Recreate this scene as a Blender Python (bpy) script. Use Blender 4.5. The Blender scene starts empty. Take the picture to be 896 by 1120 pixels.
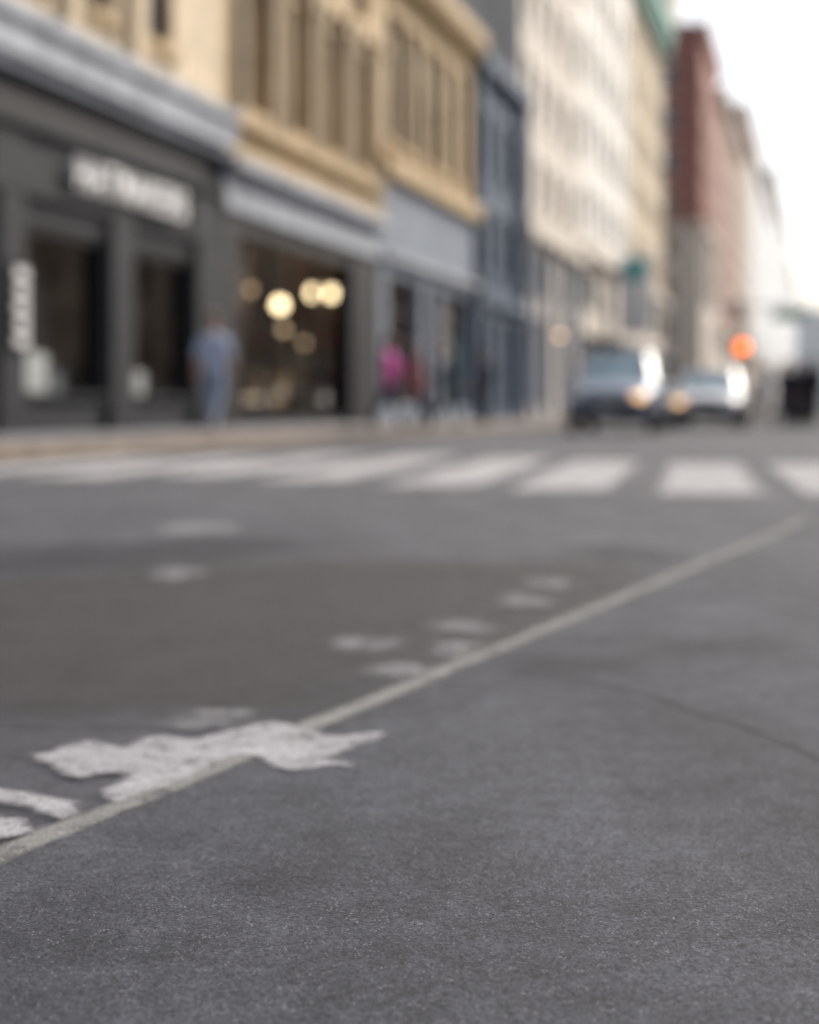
import bpy, bmesh, math, random
from mathutils import Vector, Matrix, noise
random.seed(7)
scene=bpy.context.scene
scene.view_settings.view_transform='Standard'
scene.view_settings.look='None'
scene.view_settings.exposure=0
COL=scene.collection
# ------------------------------------------------------------ street frame
ANG=math.radians(16.2); SU,CU=math.sin(ANG),math.cos(ANG)
def W(s,n,z=0.0): return Vector((s*SU+n*CU, s*CU-n*SU, z))
FAC=-11.2; KERB=-7.7

# ------------------------------------------------------------ materials
MATS={}
def mat(name,col,rough=0.7,metal=0.0,var=0.15,scale=2.0,bump=0.0,bscale=20,emit=None,estr=0,coat=0,spec=0.5,stain=0.0):
    if name in MATS: return MATS[name]
    m=bpy.data.materials.new(name); m.use_nodes=True
    nt=m.node_tree; N=nt.nodes; L=nt.links
    p=N['Principled BSDF']
    p.inputs['Roughness'].default_value=rough
    p.inputs['Metallic'].default_value=metal
    p.inputs['Specular IOR Level'].default_value=spec
    p.inputs['Coat Weight'].default_value=coat
    tc=N.new('ShaderNodeTexCoord')
    nz=N.new('ShaderNodeTexNoise'); nz.inputs['Scale'].default_value=scale; nz.inputs['Detail'].default_value=6
    L.new(tc.outputs['Object'],nz.inputs['Vector'])
    r=N.new('ShaderNodeValToRGB')
    c=Vector(col[:3])
    r.color_ramp.elements[0].position=0.3; r.color_ramp.elements[1].position=0.7
    a=c*(1-var); b=c*(1+var)
    r.color_ramp.elements[0].color=(*a,1); r.color_ramp.elements[1].color=(min(b.x,.95),min(b.y,.95),min(b.z,.95),1)
    L.new(nz.outputs['Fac'],r.inputs['Fac'])
    out=r.outputs['Color']
    if stain>0:
        mp=N.new('ShaderNodeMapping'); mp.inputs['Scale'].default_value=(1.6,1.6,.18)
        n2=N.new('ShaderNodeTexNoise'); n2.inputs['Scale'].default_value=1.5; n2.inputs['Detail'].default_value=8
        L.new(tc.outputs['Object'],mp.inputs['Vector']); L.new(mp.outputs['Vector'],n2.inputs['Vector'])
        mr=N.new('ShaderNodeMapRange'); mr.inputs[1].default_value=.35; mr.inputs[2].default_value=.65
        mr.inputs[3].default_value=1-stain; mr.inputs[4].default_value=1.0
        L.new(n2.outputs['Fac'],mr.inputs[0])
        mx=N.new('ShaderNodeMix'); mx.data_type='RGBA'; mx.blend_type='MULTIPLY'; mx.inputs[0].default_value=1
        L.new(out,mx.inputs[6]); L.new(mr.outputs[0],mx.inputs[7]); out=mx.outputs[2]
    L.new(out,p.inputs['Base Color'])
    if bump>0:
        nb=N.new('ShaderNodeTexNoise'); nb.inputs['Scale'].default_value=bscale; nb.inputs['Detail'].default_value=5
        L.new(tc.outputs['Object'],nb.inputs['Vector'])
        bp=N.new('ShaderNodeBump'); bp.inputs['Strength'].default_value=bump; bp.inputs['Distance'].default_value=.02
        L.new(nb.outputs['Fac'],bp.inputs['Height']); L.new(bp.outputs['Normal'],p.inputs['Normal'])
    if emit:
        p.inputs['Emission Color'].default_value=(*emit,1); p.inputs['Emission Strength'].default_value=estr
    MATS[name]=m; return m

def shopglass():
    m=bpy.data.materials.new('shop_glass'); m.use_nodes=True
    nt=m.node_tree; N=nt.nodes; L=nt.links; N.clear()
    o=N.new('ShaderNodeOutputMaterial'); mx=N.new('ShaderNodeMixShader')
    t=N.new('ShaderNodeBsdfTransparent'); t.inputs[0].default_value=(.88,.90,.90,1)
    g=N.new('ShaderNodeBsdfGlossy'); g.inputs['Roughness'].default_value=.03
    lw=N.new('ShaderNodeLayerWeight'); lw.inputs[0].default_value=.5
    pw=N.new('ShaderNodeMath'); pw.operation='POWER'; pw.inputs[1].default_value=4.0
    ma=N.new('ShaderNodeMath'); ma.operation='MULTIPLY_ADD'; ma.inputs[1].default_value=.85; ma.inputs[2].default_value=.05; ma.use_clamp=True
    L.new(lw.outputs['Facing'],pw.inputs[0]); L.new(pw.outputs[0],ma.inputs[0]); L.new(ma.outputs[0],mx.inputs[0]); L.new(t.outputs[0],mx.inputs[1]); L.new(g.outputs[0],mx.inputs[2])
    L.new(mx.outputs[0],o.inputs[0]); MATS['shop_glass']=m; return m
shopglass()
mat('window_glass',(.055,.075,.10),rough=.07,var=.5,scale=.5,spec=.9)
mat('blue_window_glass',(.09,.13,.19),rough=.12,var=.4,scale=.5,spec=.9)
mat('brown_window_glass',(.14,.12,.10),rough=.15,var=.4,scale=.7,spec=.8)
mat('blind',(.55,.52,.46),rough=.8)
mat('charcoal_paint',(.021,.024,.029),rough=.72,var=.2,scale=1.5,stain=.25,spec=.3)
mat('black_metal',(.010,.010,.013),rough=.55,spec=.3)
mat('pale_stone',(.40,.43,.48),rough=.75,bump=.2,stain=.35)
mat('cream_stone',(.66,.54,.38),rough=.8,bump=.2,stain=.3)
mat('ochre_stone',(.50,.37,.21),rough=.8,bump=.2,stain=.3)
mat('bluegrey_paint',(.10,.135,.19),rough=.7,stain=.3,spec=.3)
mat('lightblue_stone',(.21,.245,.30),rough=.8,stain=.3)
mat('offwhite_stone',(.66,.60,.53),rough=.8,stain=.25)
mat('white_stone',(.82,.79,.74),rough=.8,stain=.2)
mat('verdigris',(.17,.38,.33),rough=.6,stain=.3)
mat('red_brick',(.36,.17,.14),rough=.85,stain=.2)  # far brick colours lightened to stand in for distance haze
mat('brown_brick',(.46,.32,.27),rough=.85,stain=.2)
mat('pale_brick',(.60,.54,.48),rough=.85)
mat('hazy_stone',(.76,.77,.78),rough=.85)  # aerial haze put into the colour, paled for distant buildings
mat('hazy_glass',(.55,.58,.62),rough=.4)  # glass tone paled as well, haze painted into it
mat('roofing',(.12,.12,.12),rough=.9)
mat('interior_wall',(.30,.22,.15),rough=.8,var=.4,scale=.8)
mat('interior_floor',(.26,.20,.15),rough=.5)
mat('white_paint',(.84,.84,.84),rough=.5,var=.03)
mat('warm_lamp',(.9,.8,.6),emit=(1,.76,.44),estr=8)
mat('dim_lamp',(.9,.7,.4),emit=(1,.68,.40),estr=1.7)
mat('sconce_lamp',(.9,.7,.4),emit=(1,.62,.35),estr=3)
mat('tint_red',(.5,.06,.05)); mat('tint_teal',(.10,.35,.38)); mat('tint_yellow',(.6,.4,.08))
mat('wood',(.28,.17,.10),rough=.5)
mat('fabric_white',(.65,.65,.65)); mat('fabric_dark',(.04,.045,.06))
mat('awning_dark',(.03,.04,.045),rough=.8)
mat('sign_green',(.02,.22,.14),rough=.5)
mat('signal_orange',(.8,.2,.02),emit=(1,.20,.03),estr=5)
mat('steel',(.35,.36,.37),rough=.4,metal=.8)

# ------------------------------------------------------------ mesh helpers
def mkobj(name,verts,faces,m,parent=None,smooth=False):
    me=bpy.data.meshes.new(name); me.from_pydata([tuple(v) for v in verts],[],faces); me.update()
    o=bpy.data.objects.new(name,me); COL.objects.link(o)
    if m: me.materials.append(m)
    if parent: o.parent=parent
    if smooth:
        for p in me.polygons: p.use_smooth=True
    return o
def empty(name,loc,rotz=0):
    e=bpy.data.objects.new(name,None); e.empty_display_size=.3; COL.objects.link(e)
    e.location=loc; e.rotation_euler=(0,0,rotz); return e

class Bld:
    def __init__(s,name,s0,side=-1,nfac=None):
        s.s0=s0; s.parts={}
        s.side=side
        n=FAC if nfac is None else nfac
        s.e=empty(name,W(s0,n,0),math.pi/2-ANG+(0 if side<0 else math.pi))
    def box(s,a,b,o0,o1,z0,z1,m,part=None):
        key=(part or m,m); V,F=s.parts.setdefault(key,([],[]))
        x0,x1=(a-s.s0,b-s.s0)
        if s.side>0: x0,x1=-(b-s.s0),-(a-s.s0)
        y0,y1=-o1,-o0; i=len(V)
        V+= [(x0,y0,z0),(x1,y0,z0),(x1,y1,z0),(x0,y1,z0),(x0,y0,z1),(x1,y0,z1),(x1,y1,z1),(x0,y1,z1)]
        F+= [(i,i+3,i+2,i+1),(i+4,i+5,i+6,i+7),(i,i+1,i+5,i+4),(i+1,i+2,i+6,i+5),(i+2,i+3,i+7,i+6),(i+3,i,i+4,i+7)]
    def pane(s,a,b,o,z0,z1,m,part=None):
        key=(part or m,m); V,F=s.parts.setdefault(key,([],[])); i=len(V); x0,x1=a-s.s0,b-s.s0
        V+=[(x0,-o,z0),(x1,-o,z0),(x1,-o,z1),(x0,-o,z1)]; F.append((i,i+1,i+2,i+3))
    def cyl(s,a,o,r,z0,z1,m,part=None,k=14,r2=None):
        key=(part or m,m); V,F=s.parts.setdefault(key,([],[])); i=len(V)
        r2=r if r2 is None else r2
        for j in range(k):
            t=2*math.pi*j/k
            V.append((a-s.s0+r*math.cos(t),-o+r*math.sin(t),z0)); V.append((a-s.s0+r2*math.cos(t),-o+r2*math.sin(t),z1))
        for j in range(k):
            q=(j+1)%k; F.append((i+2*j,i+2*q,i+2*q+1,i+2*j+1))
        F.append(tuple(i+2*j for j in reversed(range(k)))); F.append(tuple(i+2*j+1 for j in range(k)))
    def ball(s,a,o,z,r,m,part=None):
        key=(part or m,m); V,F=s.parts.setdefault(key,([],[])); i=len(V)
        bm=bmesh.new(); bmesh.ops.create_icosphere(bm,subdivisions=2,radius=r)
        for v in bm.verts: V.append((a-s.s0+v.co.x,-o+v.co.y,z+v.co.z))
        for f in bm.faces: F.append(tuple(i+v.index for v in f.verts))
        bm.free()
    def grid(s,a,b,z0,z1,wins,rows,wall,glass='window_glass',frame='black_metal',sill=None,blinds=.25):
        edges=[a]+[x for w in wins for x in w]+[b]
        for i in range(0,len(edges),2):
            if edges[i+1]-edges[i]>.01: s.box(edges[i],edges[i+1],-.40,0,z0,z1,wall,'walls')
        for (x0,x1) in wins:
            ze=[z0]+[z for r in rows for z in r]+[z1]
            for i in range(0,len(ze),2):
                if ze[i+1]-ze[i]>.01: s.box(x0,x1,-.38,-.03,ze[i],ze[i+1],wall,'spandrels')
            for (za,zb) in rows:
                s.box(x0,x1,-.30,-.27,za,zb,glass,'window_panes')
                xm=(x0+x1)/2; zm=za+(zb-za)*.52
                s.box(xm-.03,xm+.03,-.27,-.22,za,zb,frame,'window_frames')
                s.box(x0,x1,-.269,-.235,zm-.035,zm+.035,frame,'window_frames')
                s.box(x0,x0+.06,-.268,-.225,za,zb,frame,'window_frames'); s.box(x1-.06,x1,-.268,-.225,za,zb,frame,'window_frames')
                if sill: 
                    s.box(x0-.12,x1+.12,-.2,.10,za-.16,za+.02,sill,'sills')
                    s.box(x0-.10,x1+.10,-.02,.07,zb+.003,zb+.26,sill,'lintels')
                if random.random()<blinds:
                    s.box(x0+.06,x1-.06,-.265,-.255,zb-(zb-za)*random.uniform(.2,.7),zb,'blind','blinds')
    def done(s):
        for (p,m),(V,F) in s.parts.items(): mkobj(p,V,F,MATS[m],s.e)
        return s.e
def reg(a,b,n,w):
    bay=(b-a)/n; return [(a+bay*(i+.5)-w/2,a+bay*(i+.5)+w/2) for i in range(n)]
def rows(z0,n,fh,a,h): return [(z0+i*fh+a,z0+i*fh+a+h) for i in range(n)]

# ------------------------------------------------------------ building 1 : charcoal shop
b=Bld('charcoal_shop_building',5)
wins=[(6.0,9.5),(10.5,13.6),(14.6,17.5),(18.4,20.8),(21.8,24.1)]
ed=[5]+[x for w in wins for x in w]+[25.5]
for i in range(0,len(ed),2):
    b.box(ed[i],ed[i+1],-.4,.02,0,4.85,'charcoal_paint','pilasters')
    b.box(ed[i]+.12,ed[i+1]-.12,.02,.09,.4,3.6,'charcoal_paint','pilaster_panels')
    b.box(ed[i]+.03,ed[i+1]-.03,.02,.13,0,.38,'charcoal_paint','pilaster_bases')
for (x0,x1) in wins:
    b.box(x0,x1,-.35,-.03,0,.66,'charcoal_paint','stallriser')
    b.box(x0,x1,-.38,-.02,3.25,4.85,'charcoal_paint','sign_band')
    b.box(x0-.04,x1+.04,-.3,.06,.66,.74,'charcoal_paint','sill')
    b.pane(x0,x1,-.19,.74,3.25,'shop_glass','shop_window')
    for q in (x0,x1-.09): b.box(q,q+.09,-.26,-.06,.74,3.25,'black_metal','window_frame')
    b.box(x0+.09,x1-.09,-.25,-.07,3.13,3.25,'black_metal','window_frame')
    b.box(x0,x1+.4,-3.6,-3.5,.1,3.6,'interior_wall','back_wall')
    for k in range(4):
        xx=random.uniform(x0+.2,x1-.5); h=random.uniform(.2,.6); o=random.uniform(-1,-.5)
        b.box(xx,xx+random.uniform(.25,.5),o-.3,o,.62,.74+h,random.choice(['fabric_white','fabric_white','wood','lightblue_stone']),'display_%d'%k)
    b.box(x1-.3,x1+.3,-1.3,-1.26,1.0,2.9,random.choice(['wood','blind']),'display_panel')
    b.box(x0+1.1,x0+1.4,-.85,-.80,1.3,2.5,random.choice(['wood','tint_yellow','lightblue_stone']),'hanging_garment')
b.box(18.8,19.6,-.45,-.35,.62,1.35,'fabric_white','display_card'); b.box(22.2,22.9,-.45,-.35,.62,1.15,'fabric_white','display_card')
b.box(5.4,25.1,-3.5,-.4,.05,.62,'interior_floor','shop_floor')
b.box(5.4,25.1,-3.5,-.4,3.5,3.7,'interior_wall','shop_ceiling')
b.box(5,5.4,-3.5,-.4,.0,3.7,'interior_wall','side_wall'); b.box(25.1,25.5,-3.5,-.4,.0,3.7,'interior_wall','side_wall')
b.box(21.2,21.4,-3.5,-.42,.62,3.5,'interior_wall','partition'); b.box(17.9,18.1,-3.5,-.42,.62,3.5,'interior_wall','partition')
b.box(5,25.5,.02,.10,3.62,3.72,'charcoal_paint','moulding'); b.box(5,25.5,-.01,.12,4.6,4.72,'charcoal_paint','moulding')
b.box(5,25.5,-.4,-.06,4.85,5.35,'black_metal','shadow_recess')  # near-black strip paints the shadow under the cornice
b.box(5,25.5,-.4,.18,5.35,5.52,'pale_stone','cornice'); b.box(5,25.5,-.4,.30,5.52,6.0,'pale_stone','cornice'); b.box(5,25.5,-.4,.40,6.0,6.22,'pale_stone','cornice')
ww=[(20.65-.5+2.2*k,20.65+.5+2.2*k) for k in range(-6,3)]; ww=[w for w in ww if w[0]>5.3 and w[1]<25.4]
b.grid(5,25.5,6.22,13,ww,[(6.9,9.6),(10.6,12.4)],'cream_stone','window_glass','black_metal','ochre_stone',.1)
for w in ww: b.box(w[0]-.75,w[0]-.35,.0,.16,6.22,12.9,'cream_stone','upper_pilasters')
b.box(5,25.5,-.4,.6,13,13.7,'cream_stone','top_cornice')
b.box(5,25.5,-14,-.41,3.72,13.5,'roofing','building_mass'); b.box(5,25.5,-14,-3.61,0,3.71,'roofing','building_mass')
b.box(17.86,18.26,.10,.14,1.35,2.6,'charcoal_paint','blade_board')
for k in range(5): b.box(17.90+(.03 if k%2 else 0),18.20,.14,.17,1.40+.24*k,1.40+.24*k+.15,'white_paint','blade_letters')
e1=b.done()
tc=bpy.data.curves.new('letters','FONT'); tc.body='HATMAKERS'; tc.size=.72; tc.extrude=.04; tc.offset=.008; tc.space_character=1.22; tc.align_x='CENTER'
to=bpy.data.objects.new('sign_letters',tc); COL.objects.link(to)
bpy.context.view_layer.update()
dg=bpy.context.evaluated_depsgraph_get(); me=bpy.data.meshes.new_from_object(to.evaluated_get(dg)); bpy.data.objects.remove(to)
w=max(v.co.x for v in me.vertices)-min(v.co.x for v in me.vertices)
me.materials.clear(); me.materials.append(MATS['white_paint'])
to=bpy.data.objects.new('sign_letters',me); COL.objects.link(to); to.parent=e1
to.rotation_euler=(math.pi/2,0,0); to.location=(21.6-5,-.12,3.91); to.scale=(3.9/w,1,1)

# ------------------------------------------------------------ building 2 : ochre shop
b=Bld('ochre_shop_building',25.5)
b.box(25.5,26.3,-.4,.04,0,4.4,'black_metal','pillars'); b.box(33.3,34.9,-.4,.04,0,4.4,'black_metal','pillars'); b.box(34.9,35.7,-.4,.02,0,4.4,'charcoal_paint','pillars')
b.box(26.3,33.3,-.38,.0,4.0,4.4,'black_metal','lintel')
b.pane(26.3,33.3,-.26,.4,4.0,'shop_glass','shop_window'); b.box(26.3,33.3,-.35,-.15,.13,.4,'black_metal','stallriser')
for q in (26.3,28.5,31.6,33.2): b.box(q,q+.07,-.32,-.18,.4,4.0,'black_metal','mullion')
b.box(25.9,35.3,-6.1,-6,.1,4.3,'interior_wall','back_wall'); b.box(25.6,35.6,-6,-.42,4.2,4.35,'interior_wall','shop_ceiling'); b.box(25.6,35.6,-6,-.4,0,.15,'interior_floor','shop_floor')
b.box(25.5,25.9,-6,-.4,.15,4.2,'interior_wall','side_wall'); b.box(35.3,35.69,-6,-.42,.15,4.2,'interior_wall','side_wall')
lamps=[(33.3,-.95,3.38,.15,1),(34.1,-.75,3.42,.15,1),(31.0,-.95,2.92,.15,1),(31.1,-.9,2.35,.09,0),(34.6,-1.7,2.2,.08,0),(33.2,-2.6,3.5,.09,0),(34.4,-2.2,1.0,.07,0)]
for (a,o,z,r,t) in lamps:
    b.ball(a,o,z,r,'warm_lamp' if t else 'dim_lamp','pendant_lamp'); b.cyl(a,o,.012,z+r,4.2,'black_metal','lamp_cord',6)
for z in (.9,1.5,2.1,2.7): b.box(34.9,35.3,-5.9,-.5,z,z+.05,'wood','shelves')
for k in range(60):
    o=-random.uniform(.6,5.5); z=random.choice((.95,1.55,2.15,2.75)); b.box(34.95,35.25,o,o+random.uniform(.1,.25),z,z+random.uniform(.15,.42),random.choice(['fabric_dark','tint_red','tint_teal','wood','fabric_dark','blind']),'shelf_goods')
for k in range(8):
    xx=27.0+k*.95; o=-1.0-.5*(k%3); b.box(xx,xx+random.uniform(.3,.5),o-.4,o,.15,random.uniform(.7,1.7),random.choice(['wood','fabric_dark','interior_floor','fabric_dark']),'merchandise')
b.box(26.6,28.2,-.62,-.58,2.6,4.1,'wood','hanging_banner')
b.box(26.35,26.8,-.38,-.33,.5,1.1,'fabric_white','window_card')
b.box(25.5,35.7,-.4,.12,4.4,4.55,'pale_stone','fascia'); b.box(25.5,35.7,-.4,.06,4.55,5.2,'pale_stone','fascia'); b.box(25.5,35.7,-.4,.35,5.2,5.42,'pale_stone','ledge')
ww=[(26.5,27.7),(28.85,30.05),(31.2,32.4),(33.55,34.75)]
b.grid(25.5,35.7,5.42,13.2,ww,[(6.55,9.4),(10.3,12.5)],'ochre_stone','brown_window_glass','cream_stone','ochre_stone',.3)
b.box(25.5,35.7,.0,.22,6.1,6.35,'ochre_stone','string_course'); b.box(25.5,35.7,.0,.16,5.42,5.75,'ochre_stone','plinth_course')
for w in ww:
    for q in (w[0]-.24,w[1]+.24): 
        b.cyl(q,.06,.17,6.35,9.5,'cream_stone','columns'); b.box(q-.19,q+.19,0,.26,9.5,9.75,'cream_stone','capitals')
b.box(25.5,35.7,0,.3,9.75,10.0,'ochre_stone','string_course')
b.box(25.5,35.7,-.4,.7,13.2,13.9,'ochre_stone','top_cornice')
b.box(25.5,35.7,-14,-.41,4.36,13.7,'roofing','building_mass'); b.box(25.5,35.7,-14,-6.11,0,4.35,'roofing','building_mass')
b.done()

# ------------------------------------------------------------ building 3
b=Bld('bay_window_shop_building',35.7)
wins=[(36.3,39.6),(40.3,41.5),(42.0,45.7)]
ed=[35.7]+[x for w in wins for x in w]+[46.2]
for i in range(0,len(ed),2): b.box(ed[i],ed[i+1],-.4,.03,0,4.5,'lightblue_stone','pilasters')
for i,(x0,x1) in enumerate(wins):
    b.box(x0,x1,-.35,-.03,0,.6 if i!=1 else .15,'lightblue_stone','stallriser')
    b.pane(x0,x1,-.19,.6 if i!=1 else .15,4.1,'shop_glass','shop_window'); b.box(x0,x1,-.35,-.02,4.1,4.5,'lightblue_stone','head')
    b.box((x0+x1)/2-.04,(x0+x1)/2+.04,-.24,-.12,.6,4.1,'black_metal','mullion')
    b.box(x0,x1,-.25,-.13,3.1,3.2,'black_metal','transom')
b.box(35.7,46.2,-4.1,-4,0,4.5,'interior_wall','back_wall'); b.box(35.9,46,-4,-.4,4.3,4.45,'blind','shop_ceiling'); b.box(35.9,46,-4,-.4,0,.2,'interior_floor','shop_floor'); b.box(45.8,46.2,-4,-.42,.2,4.3,'blind','side_wall')
b.box(42.3,43.5,-.36,-.33,2.3,3.5,'tint_red','reflection_panel'); b.box(43.6,44.9,-.40,-.37,1.6,3.9,'blind','reflection_panel'); b.box(42.4,43.6,-.42,-.39,.9,2.0,'tint_yellow','reflection_panel'); b.box(44.9,45.6,-.42,-.4,.9,2.8,'tint_teal','reflection_panel')  # coloured panels behind the glass stand in for reflections
b.box(36.6,38.1,-.5,-.47,1.5,3.9,'lightblue_stone','reflection_panel'); b.box(38.3,39.4,-.5,-.47,.8,2.2,'tint_teal','reflection_panel')
b.ball(43,-.8,3.8,.12,'dim_lamp','lamp'); b.ball(38.5,-.8,3.8,.12,'dim_lamp','lamp')
b.box(35.7,46.2,-.4,.2,4.5,4.7,'pale_stone','fascia'); b.box(35.7,46.2,-.4,.05,4.7,6.7,'lightblue_stone','fascia'); b.box(35.7,46.2,-.4,.3,6.7,7.25,'ochre_stone','ledge')
ww=[(36.4,37.7),(38.1,39.4),(40.0,41.3),(41.7,43.0),(43.8,45.1)]
b.grid(35.7,46.2,7.25,12.0,ww,[(7.7,11.2)],'ochre_stone','blue_window_glass','lightblue_stone','ochre_stone',.1)
b.box(35.7,46.2,-.4,.3,12.0,12.4,'ochre_stone','cornice'); b.box(35.7,46.2,-.4,.5,12.4,12.9,'ochre_stone','cornice')
for k in range(18): b.box(35.9+k*.58,36.1+k*.58,.3,.45,12.15,12.397,'ochre_stone','brackets')
b.box(35.7,46.2,-14,-.41,4.5,12.7,'roofing','building_mass'); b.box(35.7,46.2,-14,-4.11,0,4.49,'roofing','building_mass')
b.done()

# ------------------------------------------------------------ building 4
b=Bld('blue_grey_townhouse',46.2)
b.grid(46.2,54,0,12.0,[(47.2,48.9),(50.0,51.4),(52.2,53.3)],[(.5,3.6),(5.2,7.4),(8.6,10.8)],'bluegrey_paint','blue_window_glass','black_metal','bluegrey_paint',.1)
b.box(46.2,54,-.4,.3,4.1,4.5,'bluegrey_paint','string_course'); b.box(46.2,54,-.4,.5,12.0,12.5,'bluegrey_paint','cornice')
b.box(46.2,46.7,0,.28,0,12,'bluegrey_paint','quoin'); b.box(53.5,54,0,.35,0,12,'lightblue_stone','quoin')
b.box(46.2,54,-14,-.41,0,12.3,'roofing','building_mass'); b.done()

# ------------------------------------------------------------ tall buildings
def tall(name,s0,s1,H,wall,base,zb,nb,ww_,fh,glass='window_glass',sill=None,corn=None,frame='black_metal',side=-1,nfac=None,depth=18,blinds=.3,basewin=None,cd_=1.1,bglass='window_glass'):
    b=Bld(name,s0,side,nfac)
    wn=reg(s0,s1,nb,ww_); nf=int((H-zb)/fh)
    b.grid(s0,s1,0,zb-.5,reg(s0,s1,max(2,nb//2 if basewin is None else basewin),(s1-s0)/max(2,nb//2 if basewin is None else basewin)*.62),[(.6,min(4.2,zb*.55))]+([(zb*.55+.8,zb-1.1)] if zb>6 else []),base,bglass,frame,None,.1)
    b.box(s0,s1,-.4,.45,zb-.5,zb,base,'ledge')
    b.grid(s0,s1,zb,H,wn,[r for r in rows(zb,nf,fh,.9,fh*.55)],wall,glass,frame,sill,blinds)
    c=corn or wall
    b.box(s0,s1,-.4,.4,H,H+.7,c,'cornice'); b.box(s0,s1,-.4,cd_,H+.7,H+1.5,c,'cornice')
    b.box(s0+.003,s1-.003,-depth,-.41,0,H+1.2,wall,'side_and_rear_walls'); b.box(s0+.5,s1-.5,-depth+.5,-.9,H+1.2,H+1.6,'roofing','roof')
    return b
b=tall('cream_office_building',54,68,25.5,'offwhite_stone','offwhite_stone',7.8,5,1.3,3.7,'brown_window_glass','white_stone','white_stone',frame='pale_stone'); 
for k in range(6): b.box(54.05+k*2.7,54.5+k*2.7,0,.2,0,7.25,'pale_stone','pilasters')
b.cyl(60,.35,.03,3.2,3.5,'black_metal','sconce_arm'); b.ball(60,.45,3.6,.12,'sconce_lamp','sconce'); b.done()
b=tall('white_office_building',68,86.6,26,'white_stone','offwhite_stone',8.5,6,1.5,3.8,'brown_window_glass','white_stone','white_stone',frame='pale_stone')
for k in range(3):
    s0=69+k*5.8; b.box(s0,s0+4.8,.0,1.7,3.7,3.9,'awning_dark','awnings'); b.box(s0,s0+4.8,1.6,1.697,3.2,3.7,'awning_dark','awnings')
b.box(79,79.25,.3,2.2,4.6,9.0,'white_paint','blade_sign'); b.box(78.97,79.28,.6,1.9,7.6,8.8,'tint_teal','blade_sign_panel'); b.done()
b=tall('green_cornice_building',86.6,104.8,26.0,'cream_stone','offwhite_stone',8.5,6,1.5,3.5,'window_glass','white_stone','verdigris',cd_=.7) 
b.box(86.6,104.8,-.4,.9,27.5,28.6,'verdigris','green_cornice'); 
for k in range(14): b.box(87+k*1.3,87.4+k*1.3,.4,.65,25.7,26.69,'verdigris','brackets')
b.box(88,103,0,1.8,3.6,3.9,'awning_dark','awning'); b.done()
b=tall('red_brick_tower',140,160,36.5,'red_brick','pale_brick',18.6,5,1.7,3.6,'window_glass','pale_brick','red_brick',cd_=.6)
for r in range(8):
    for c in range(5):
        o=-2.6-c*3.3; z=3+ r*4.1
        b.box(139.9,140.05,o-1.3,o,z,z+2.1,'window_glass','side_windows'); b.box(139.8,140.02,o-1.45,o+.15,z-.25,z-.003,'pale_brick','side_sills')
        b.box(139.82,140.02,o-1.4,o+.1,z+2.103,z+2.35,'pale_brick','side_lintels')
b.box(139.94,140.0,-18,0,.0,18.0,'pale_brick','base_side')
b.box(139.7,140.0,-18,.4,18.1,18.6,'pale_brick','side_ledge'); b.box(142,150,-12,-3,38.1,45,'pale_brick','penthouse')
b.done()
tall('brown_brick_building',160,205,34.5,'brown_brick','pale_brick',10,11,1.7,3.6,'window_glass','pale_brick','pale_brick').done()
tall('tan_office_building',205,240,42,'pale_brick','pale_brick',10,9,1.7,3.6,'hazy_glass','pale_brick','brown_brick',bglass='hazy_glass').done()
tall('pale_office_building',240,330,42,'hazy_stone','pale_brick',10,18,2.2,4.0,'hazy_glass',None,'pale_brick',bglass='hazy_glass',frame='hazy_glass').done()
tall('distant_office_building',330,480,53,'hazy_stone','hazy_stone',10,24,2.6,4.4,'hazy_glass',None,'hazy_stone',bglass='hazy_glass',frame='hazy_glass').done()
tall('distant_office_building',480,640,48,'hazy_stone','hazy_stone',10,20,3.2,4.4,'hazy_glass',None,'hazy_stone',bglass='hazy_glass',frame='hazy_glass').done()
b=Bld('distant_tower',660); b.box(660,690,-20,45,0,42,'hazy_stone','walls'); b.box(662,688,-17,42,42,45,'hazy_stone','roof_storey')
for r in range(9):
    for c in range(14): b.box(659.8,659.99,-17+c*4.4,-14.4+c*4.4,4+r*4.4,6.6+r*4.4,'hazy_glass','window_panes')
b.done()
# ------------------------------------------------------------ opposite side of the street
RF=12.6
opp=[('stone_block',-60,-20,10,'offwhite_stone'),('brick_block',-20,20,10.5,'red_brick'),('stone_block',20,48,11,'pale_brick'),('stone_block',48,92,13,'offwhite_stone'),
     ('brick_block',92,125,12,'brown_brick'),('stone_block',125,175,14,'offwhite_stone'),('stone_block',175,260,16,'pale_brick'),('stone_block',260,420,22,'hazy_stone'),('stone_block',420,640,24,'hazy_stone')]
for n_,a,c,H,w_ in opp: tall(n_,a,c,H,w_,'pale_brick',5.5,max(4,int((c-a)/4.5)),1.8,3.8,'window_glass',None,None,side=1,nfac=RF).done()

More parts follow.
